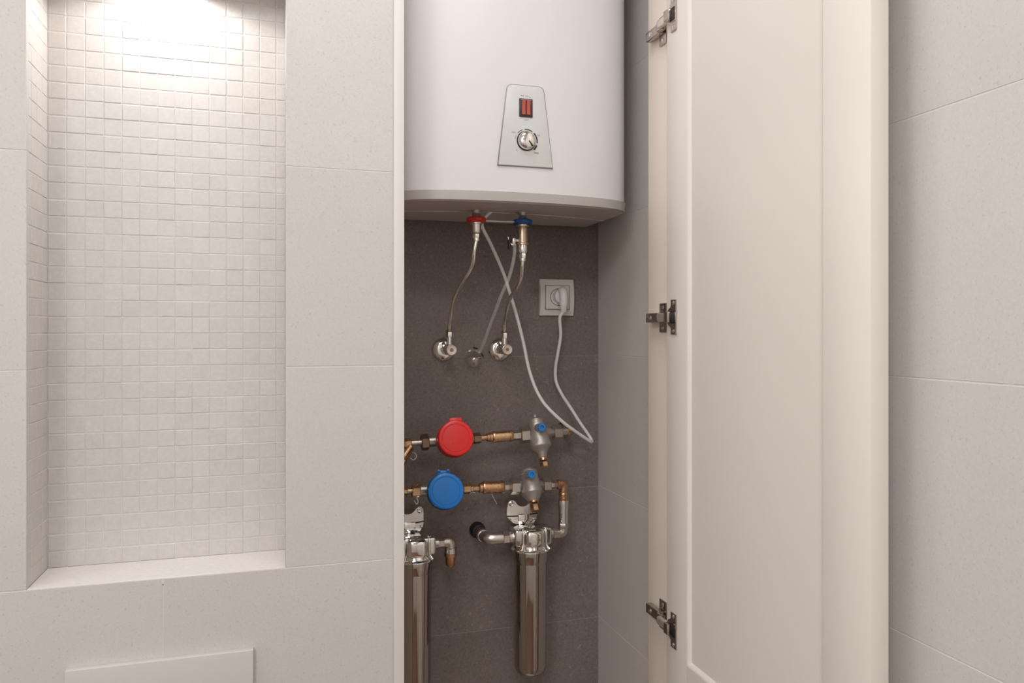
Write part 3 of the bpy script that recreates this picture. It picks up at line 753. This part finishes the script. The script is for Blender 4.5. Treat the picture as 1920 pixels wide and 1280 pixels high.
ckl = check_valve('copper barrel check valve right of the blue meter', [(880, 888, 6.8, 'hex', 'brass', 'nut'), (887, 899, 6.2, 'hex', 'brass', 'nipple'), (898, 907, 8.8, 'rod', 'copper', 'collar'), (943, 957.5, 7.6, 'hex', 'nickel', 'nut')], (905, 944.5, 12), BV, 'copper')
MB().tube([P(922, 926, YR - .006), P(927, 936, YR - .008), P(932, 945, YR - .006)], .0005, 6).build('seal_wire', 'wire', ckl)
MB().tube([P(881, 926, YR - .006), P(886, 922, YR - .012), P(891, 924, YR - .012)], .0006, 6).build('seal_wire', 'wire', ckl)

def regulator(lab, top, bot, prof, brass_prof, port, left_nut, right_nut, V):
    Yt, Yb = YR + .008, YR - .040
    a, b = P(*top, Yt), P(*bot, Yb); ax = (b - a).normalized(); Lpx = math.hypot(bot[0] - top[0], bot[1] - top[1]); L = (b - a).length
    k = L / Lpx; rk = S(top[0], top[1], YR - .015, 1)
    t = thing('pressure_regulator', lab, 'regulator', (a + b) / 2, 'pressure regulators on the pipe rows')
    m = MB().lathe(a, ax, [(tt * k, r * rk) for tt, r in prof], 40)
    u0, u1 = left_nut[1], right_nut[0]
    row_piece(m, u0 - 2, (u0 + u1) / 2, V(u0), V((u0 + u1) / 2), 8.0, half1=13); row_piece(m, (u0 + u1) / 2, u1 + 2, V((u0 + u1) / 2), V(u1), 13, half1=8.5)
    m.build('body', 'cast', t)
    MB().lathe(a, ax, [(tt * k, r * rk) for tt, r in brass_prof[:-2]], 28).build('drain_neck', 'copper', t)
    (t0, r0), (t1, r1) = brass_prof[-2:]
    MB().hexnut(a + ax * t0 * k, a + ax * t1 * k, r0 * rk).build('drain_plug', 'brass', t)
    pc_ = P(*port, YR - .036)
    d = Vector((.05, -1, .22)).normalized()
    MB().lathe(pc_ - d * .018, d, [(0, .0100), (.014, .0092), (.016, .0080)], 28).build('gauge_boss', 'cast', t)
    q = MB().lathe(pc_ - d * .004, d, [(0, .0078), (.001, .0086), (.0055, .0086), (.0070, .0076), (.0070, .0042), (.0030, .0036), (.0030, 0)], 24)
    q.build('gauge_plug', 'bluecap', t)
    for (u0, u1, hf) in (left_nut, right_nut):
        q = MB(); row_piece(q, u0, u1, V(u0), V(u1), hf, 'hex'); q.build('union_nut', 'nickel', t)
    return t
profA = [(0, 0), (0.5, 3.6), (4, 4.2), (5.5, 4.6), (6.5, 9), (9.5, 12.6), (12, 13.0), (12.6, 14.2), (17, 14.6), (17.6, 15.4), (22, 15.6), (24, 15.0), (34, 16.2), (44, 18.4), (54, 19.8), (57, 20.6), (61, 20.6), (63, 19.4), (66, 14.5), (71, 11.5), (73, 9.6), (82, 7.8), (84, 6.5)]
regulator('cast metal pressure regulator in the upper pipe row, under the cord', (1002.5, 778), (1021.5, 876), profA, [(82, 6.8), (83, 8.0), (87, 8.0), (87.5, 7.0), (90, 8.4), (99, 8.4)], (1015.5, 801), (974.5, 991, 15), (1036, 1051.5, 14), RV)
profB = [(0, 0), (.5, 6), (2, 11), (5, 15.5), (9, 17.6), (13, 17.8), (14, 16.6), (24, 17.2), (34, 18.6), (42, 19.4), (44, 20.2), (49, 20.2), (51, 18.4), (58, 13.5), (63, 10), (66, 8.4)]
rb = regulator('cast metal pressure regulator in the lower pipe row, above the filter', (990, 877), (1004, 961), profB, [(60, 8.8), (62, 9.6), (67, 9.4), (67.5, 8.2), (70, 8.6), (82, 8.2)], (996.5, 889), (956.5, 973, 14.4), (1016.5, 1031, 13.2), BV)

# upper row: brass elbow into the wall
t = thing('wall_elbow', 'brass elbow running into the wall right of the upper regulator', 'pipe fitting', P(1070, 809, YR))
m = MB(); row_piece(m, 1051, 1064, RV(1051), RV(1064), 6.8); m.build('nipple', 'nickel', t)
a = P(1063, RV(1063), YR); c_ = P(1073, RV(1073), YR + .004)
MB().tube([a, a + (c_ - a) * .6, c_ + Vector((.0005, .006, 0)), c_ + Vector((.003, .020, 0)), Vector((c_.x + .003, YB + .0005, c_.z))], .0078, 18, 8).build('bend', 'copper', t)
MB().rod(a - (c_ - a).normalized() * .002, a + (c_ - a).normalized() * .004, .0088).build('collar', 'brass', t)
MB().lathe((c_.x + .003, YB + .0004, c_.z), (0, -1, 0), [(0, .013), (.003, .013), (.0035, .010)], 28).build('wall_ring', 'black', t)

# lower row: brass elbow turning down into the chrome riser
t = thing('pipe_elbow', 'brass elbow turning down at the right end of the lower row', 'pipe fitting', P(1056, 908, YR))
m = MB(); row_piece(m, 1030.5, 1046, BV(1030), BV(1046), 6.6, 'hex'); m.build('nipple', 'nickel', t)
a = P(1045, BV(1045), YR); zc = a.z; xe = P(1056.5, 908, YR).x; zb = P(1056.5, 938, YR).z
rr = S(1056, 908, YR, 1)
MB().tube([a, a + Vector((rr * 4, 0, -.0005)), (xe - rr * 2.0, YR, zc - rr * .9), (xe, YR, zc - rr * 5.5), (xe, YR, zc - rr * 12), (xe, YR, zb)], rr * 8.2, 22, 8).build('bend', 'copper', t)
MB().lathe(a - Vector((.0012, 0, 0)), (1, 0, 0), [(0, rr * 8.4), (.001, rr * 9.2), (.005, rr * 9.2), (.006, rr * 8.4)], 24).lathe((xe, YR, zc - rr * 16), (0, 0, -1), [(0, rr * 8.4), (.001, rr * 9.0), (.004, rr * 9.0), (.005, rr * 8.2)], 24).lathe((xe, YR, zb + rr * 6), (0, 0, -1), [(0, rr * 8.2), (.001, rr * 9.0), (.008, rr * 8.6)], 24).build('collar', 'copper', t)
t = thing('pipe_riser', 'chrome riser between the brass elbow and the filter', 'pipe fitting', P(1057, 960, YR))
z1 = zb + rr * 1; z2 = P(1056.5, 980, YR).z
MB().lathe((xe, YR, z1), (0, 0, -1), [(0, rr * 9.6), (.002, rr * 9.8), (.010, rr * 9.6), (.026, rr * 8.8), (z1 - z2, rr * 8.8)], 32).build('sleeve', 'chrome', t)
ze = P(1056.5, 999, YR).z; xf = P(1036, 999, YR).x
MB().hexnut((xe, YR, z2 + .001), (xe, YR, z2 - .011), rr * 9.2, math.radians(30)).build('nut', 'nickel', t)
MB().tube([(xe, YR, z2 - .008), (xe, YR, ze + rr * 6), (xe - rr * 1.5, YR, ze + rr * 1.5), (xe - rr * 6, YR, ze), (xf + rr * 8, YR, ze)], rr * 8, 20, 8).build('bend', 'nickel', t)
MB().hexnut((xf + rr * 12.5, YR, ze), (xf, YR, ze), rr * 10.5, math.radians(30)).build('side_nut', 'nickel', t)

# ------------------------------------------------------------------ water filters
def water_filter(lab, u_axis, v0=1030.0):
    """built around its own axis; v0: where the collar begins on the right-hand filter"""
    ref = P(994, v0, YR - .004); c = P(u_axis, 1000, YR - .004); X, Y, Z = c.x, YR - .004, ref.z
    k = S(994, v0, YR - .004, 1)
    t = thing('water_filter', lab, 'water filter', (X, Y, Z - 232 * k), 'steel water filters under the pipe rows')
    q = lambda du, dv, dy=0.0: Vector((X + du * k, Y + dy, Z - dv * k))
    MB().lathe((X, Y, Z - 20 * k), (0, 0, -1), [(0, 30.8 * k), (2 * k, 31 * k), (192 * k, 30.4 * k), (201 * k, 29 * k), (207 * k, 25 * k), (211 * k, 18 * k), (212 * k, 0)], 64).build('bowl', 'steel', t)
    MB().lathe((X, Y, Z + 1 * k), (0, 0, -1), [(0, 30 * k), (0, 33.2 * k), (3 * k, 33.4 * k), (20 * k, 33.4 * k), (21.5 * k, 32.6 * k), (21.6 * k, 31.2 * k)], 64).build('collar', 'steel', t)
    MB().lathe((X, Y, Z + 10 * k), (0, 0, -1), [(0, 24 * k), (3 * k, 33 * k), (6 * k, 36.4 * k), (8.4 * k, 36.6 * k), (9.6 * k, 34 * k)], 64).build('flange', 'chrome', t)
    hd = MB()
    hd.box(q(-35, -11, -.022), q(37, -43, .024), .0055, 3)
    hd.lathe((X, Y, Z + 6 * k), (0, 0, 1), [(0, 33 * k), (8 * k, 28 * k), (20 * k, 26 * k), (34 * k, 24 * k), (38 * k, 18 * k)], 40)
    head = hd.build('head', 'chrome', t)
    MB().box(q(-17, -9, -.036), q(20, -42, -.010), .0100, 4).build('front_boss', 'chrome', head)
    for du, lean in ((-20.5, -3), (24, 3)):
        MB().tube([q(du, -43, -.020), q(du, -37, -.0245), q(du, -20, -.0255), q(du + lean * .5, -12, -.0270), q(du + lean * 1.8, -6, -.0315)], .0026, 10).build('rib', 'chrome', head)
    MB().lathe(q(-33, -26), (-1, 0, 0), [(0, 13 * k), (3 * k, 12 * k), (3.2 * k, 10.5 * k), (9 * k, 10.5 * k)], 28).build('port', 'nickel', head)
    MB().lathe(q(36, -27), (1, 0, 0), [(0, 13 * k), (2 * k, 12 * k), (2.2 * k, 9.5 * k), (8 * k, 9.5 * k)], 28).build('port', 'nickel', head)
    for du in (-26, 26):
        MB().lathe(q(du, -42, -.012), (0, 0, 1), [(0, .0050), (.0025, .0050), (.0030, .0030)], 18).build('screw', 'chrome', head)
    # bracket plate with two ears
    o = [(-46, -57), (-45.5, -72), (-43.5, -83), (-39, -87), (-33, -87), (-28.5, -83), (-25, -78), (-20, -75), (-14, -74.5), (-8, -76), (-4, -79.5), (0.5, -84.5), (5, -87), (9.5, -86), (12.5, -82), (13.5, -70), (13.5, -57), (12, -50), (6, -41), (-26, -41), (-34, -45), (-41, -51)]
    YBk = .026
    def bq(du, dv, dy=0.0): return Vector((X + (du + 8) * k * 1.03 + .000, Y + YBk + dy, Z - dv * k * 1.03))
    br = MB().prism([bq(a_, b_) for a_, b_ in o], (0, .0026, 0), .0008, 1).build('bracket', 'chrome', t)
    MB().tube([bq(-46, -58, -.0002), bq(-20, -57, -.0006), bq(13.5, -60, -.0002)], .0014, 8).build('crease_shade', 'black', br)  # shade of the fold, put in as a black rod
    for a_, b_ in ((-37, -80), (6, -80)):
        MB().lathe(bq(a_, b_), (0, -1, 0), [(0, .0060), (.0012, .0060), (.0020, .0046), (.0010, .0022)], 20).build('screw', 'chrome', br)
    MB().box(bq(-24, -60, -.004), bq(-2, -40, 0), .0015).build('tongue', 'chrome', br)
    MB().box(bq(-30, -58, .0026), bq(0, -45, .0026 + (YB - (Y + YBk) - .0026) + .0004)).build('wall_spacer', 'nickel', br)
    return q, k, Z
qR, kR, ZR = water_filter('polished steel water filter standing free under the lower regulator', 994)
qL, kL, ZL = water_filter('polished steel water filter half hidden by the white jamb', 776)

# inlet elbow of the right filter, coming out of the wall
t = thing('inlet_elbow', 'nickel elbow with black wall collar left of the right filter', 'pipe fitting', P(905, 997, YB))
a = qR(-42, -26)
MB().hexnut(a, a + Vector((-12.5 * kR, 0, 0)), 12.6 * kR, math.radians(30)).build('nut', 'nickel', t)
b = a + Vector((-11 * kR, 0, 0)); w_ = P(903.5, 996, YB)
cx = P(914, 1002, YR).x
MB().tube([b, b + Vector((-10 * kR, 0, 0)), (cx + 6 * kR, YR - .002, b.z), (cx - 1 * kR, YR + .006, b.z + .0005), (cx - 3 * kR, YR + .022, b.z + .001)], 10.4 * kR, 24, 8).build('bend', 'nickel', t)
e = Vector((cx - 3 * kR, YR + .022, b.z + .001)); wl = Vector((cx - 4 * kR, YB + .0004, b.z + .0018))
MB().lathe(e - Vector((0, .003, 0)), wl - e, [(0, 11.2 * kR), (.001, 12 * kR), (.005, 12 * kR), (.006, 11 * kR)], 28).build('ring', 'chrome', t)
MB().rod(e, wl, 10.5 * kR).build('pipe', 'bronze', t)
MB().lathe(wl, (0, -1, 0), [(0, 15.5 * kR), (.004, 15.5 * kR), (.020, 13 * kR), (.021, 11 * kR)], 32).build('wall_collar', 'black', t)
# outlet of the left filter
t = thing('outlet_elbow', 'nickel elbow with brass end right of the left filter', 'pipe fitting', qL(60, -26))
a = qL(43, -27)
MB().hexnut(a, a + Vector((12 * kL, 0, 0)), 10.0 * kL, math.radians(30)).build('nut', 'nickel', t)
b = a + Vector((11 * kL, 0, 0)); xe2 = b.x + 13 * kL
MB().tube([b, b + Vector((5 * kL, 0, 0)), (xe2 - 2.5 * kL, b.y, b.z - 1 * kL), (xe2, b.y, b.z - 6 * kL), (xe2, b.y, b.z - 14 * kL)], 9.4 * kL, 22, 8).build('bend', 'nickel', t)
MB().lathe((xe2, b.y, b.z - 10 * kL), (0, 0, -1), [(0, 9.8 * kL), (1 * kL, 10.8 * kL), (10 * kL, 10.8 * kL), (11 * kL, 10 * kL)], 28).build('collar', 'chrome', t)
MB().lathe((xe2, b.y, b.z - 20 * kL), (0, 0, -1), [(0, 10.2 * kL), (1 * kL, 11.6 * kL), (6 * kL, 11.6 * kL), (7 * kL, 9.2 * kL), (21 * kL, 8.8 * kL), (24 * kL, 7.0 * kL), (24.5 * kL, 0)], 28).build('end_cap', 'copper', t)

# ------------------------------------------------------------------ flush plate below the niche
px0, px1, pz1, pz0 = -0.2865, -0.0410, H - .4665, H - .4665 - .164
t = thing('flush_plate', 'light grey rectangular flush plate on the tiles below the niche', 'flush plate', ((px0 + px1) / 2, YF, pz0))
MB().box((px0, YF - .0115, pz0), (px1, YF + .0005, pz1), .0016).build('plate', 'plate', t)
MB().box((px0 + .030, YF - .0130, pz0 + .045), (px0 + .150, YF - .0110, pz1 - .062), .0012).build('large_button', 'plate', t)
MB().box((px0 + .155, YF - .0130, pz0 + .045), (px1 - .030, YF - .0110, pz1 - .062), .0012).build('small_button', 'plate', t)
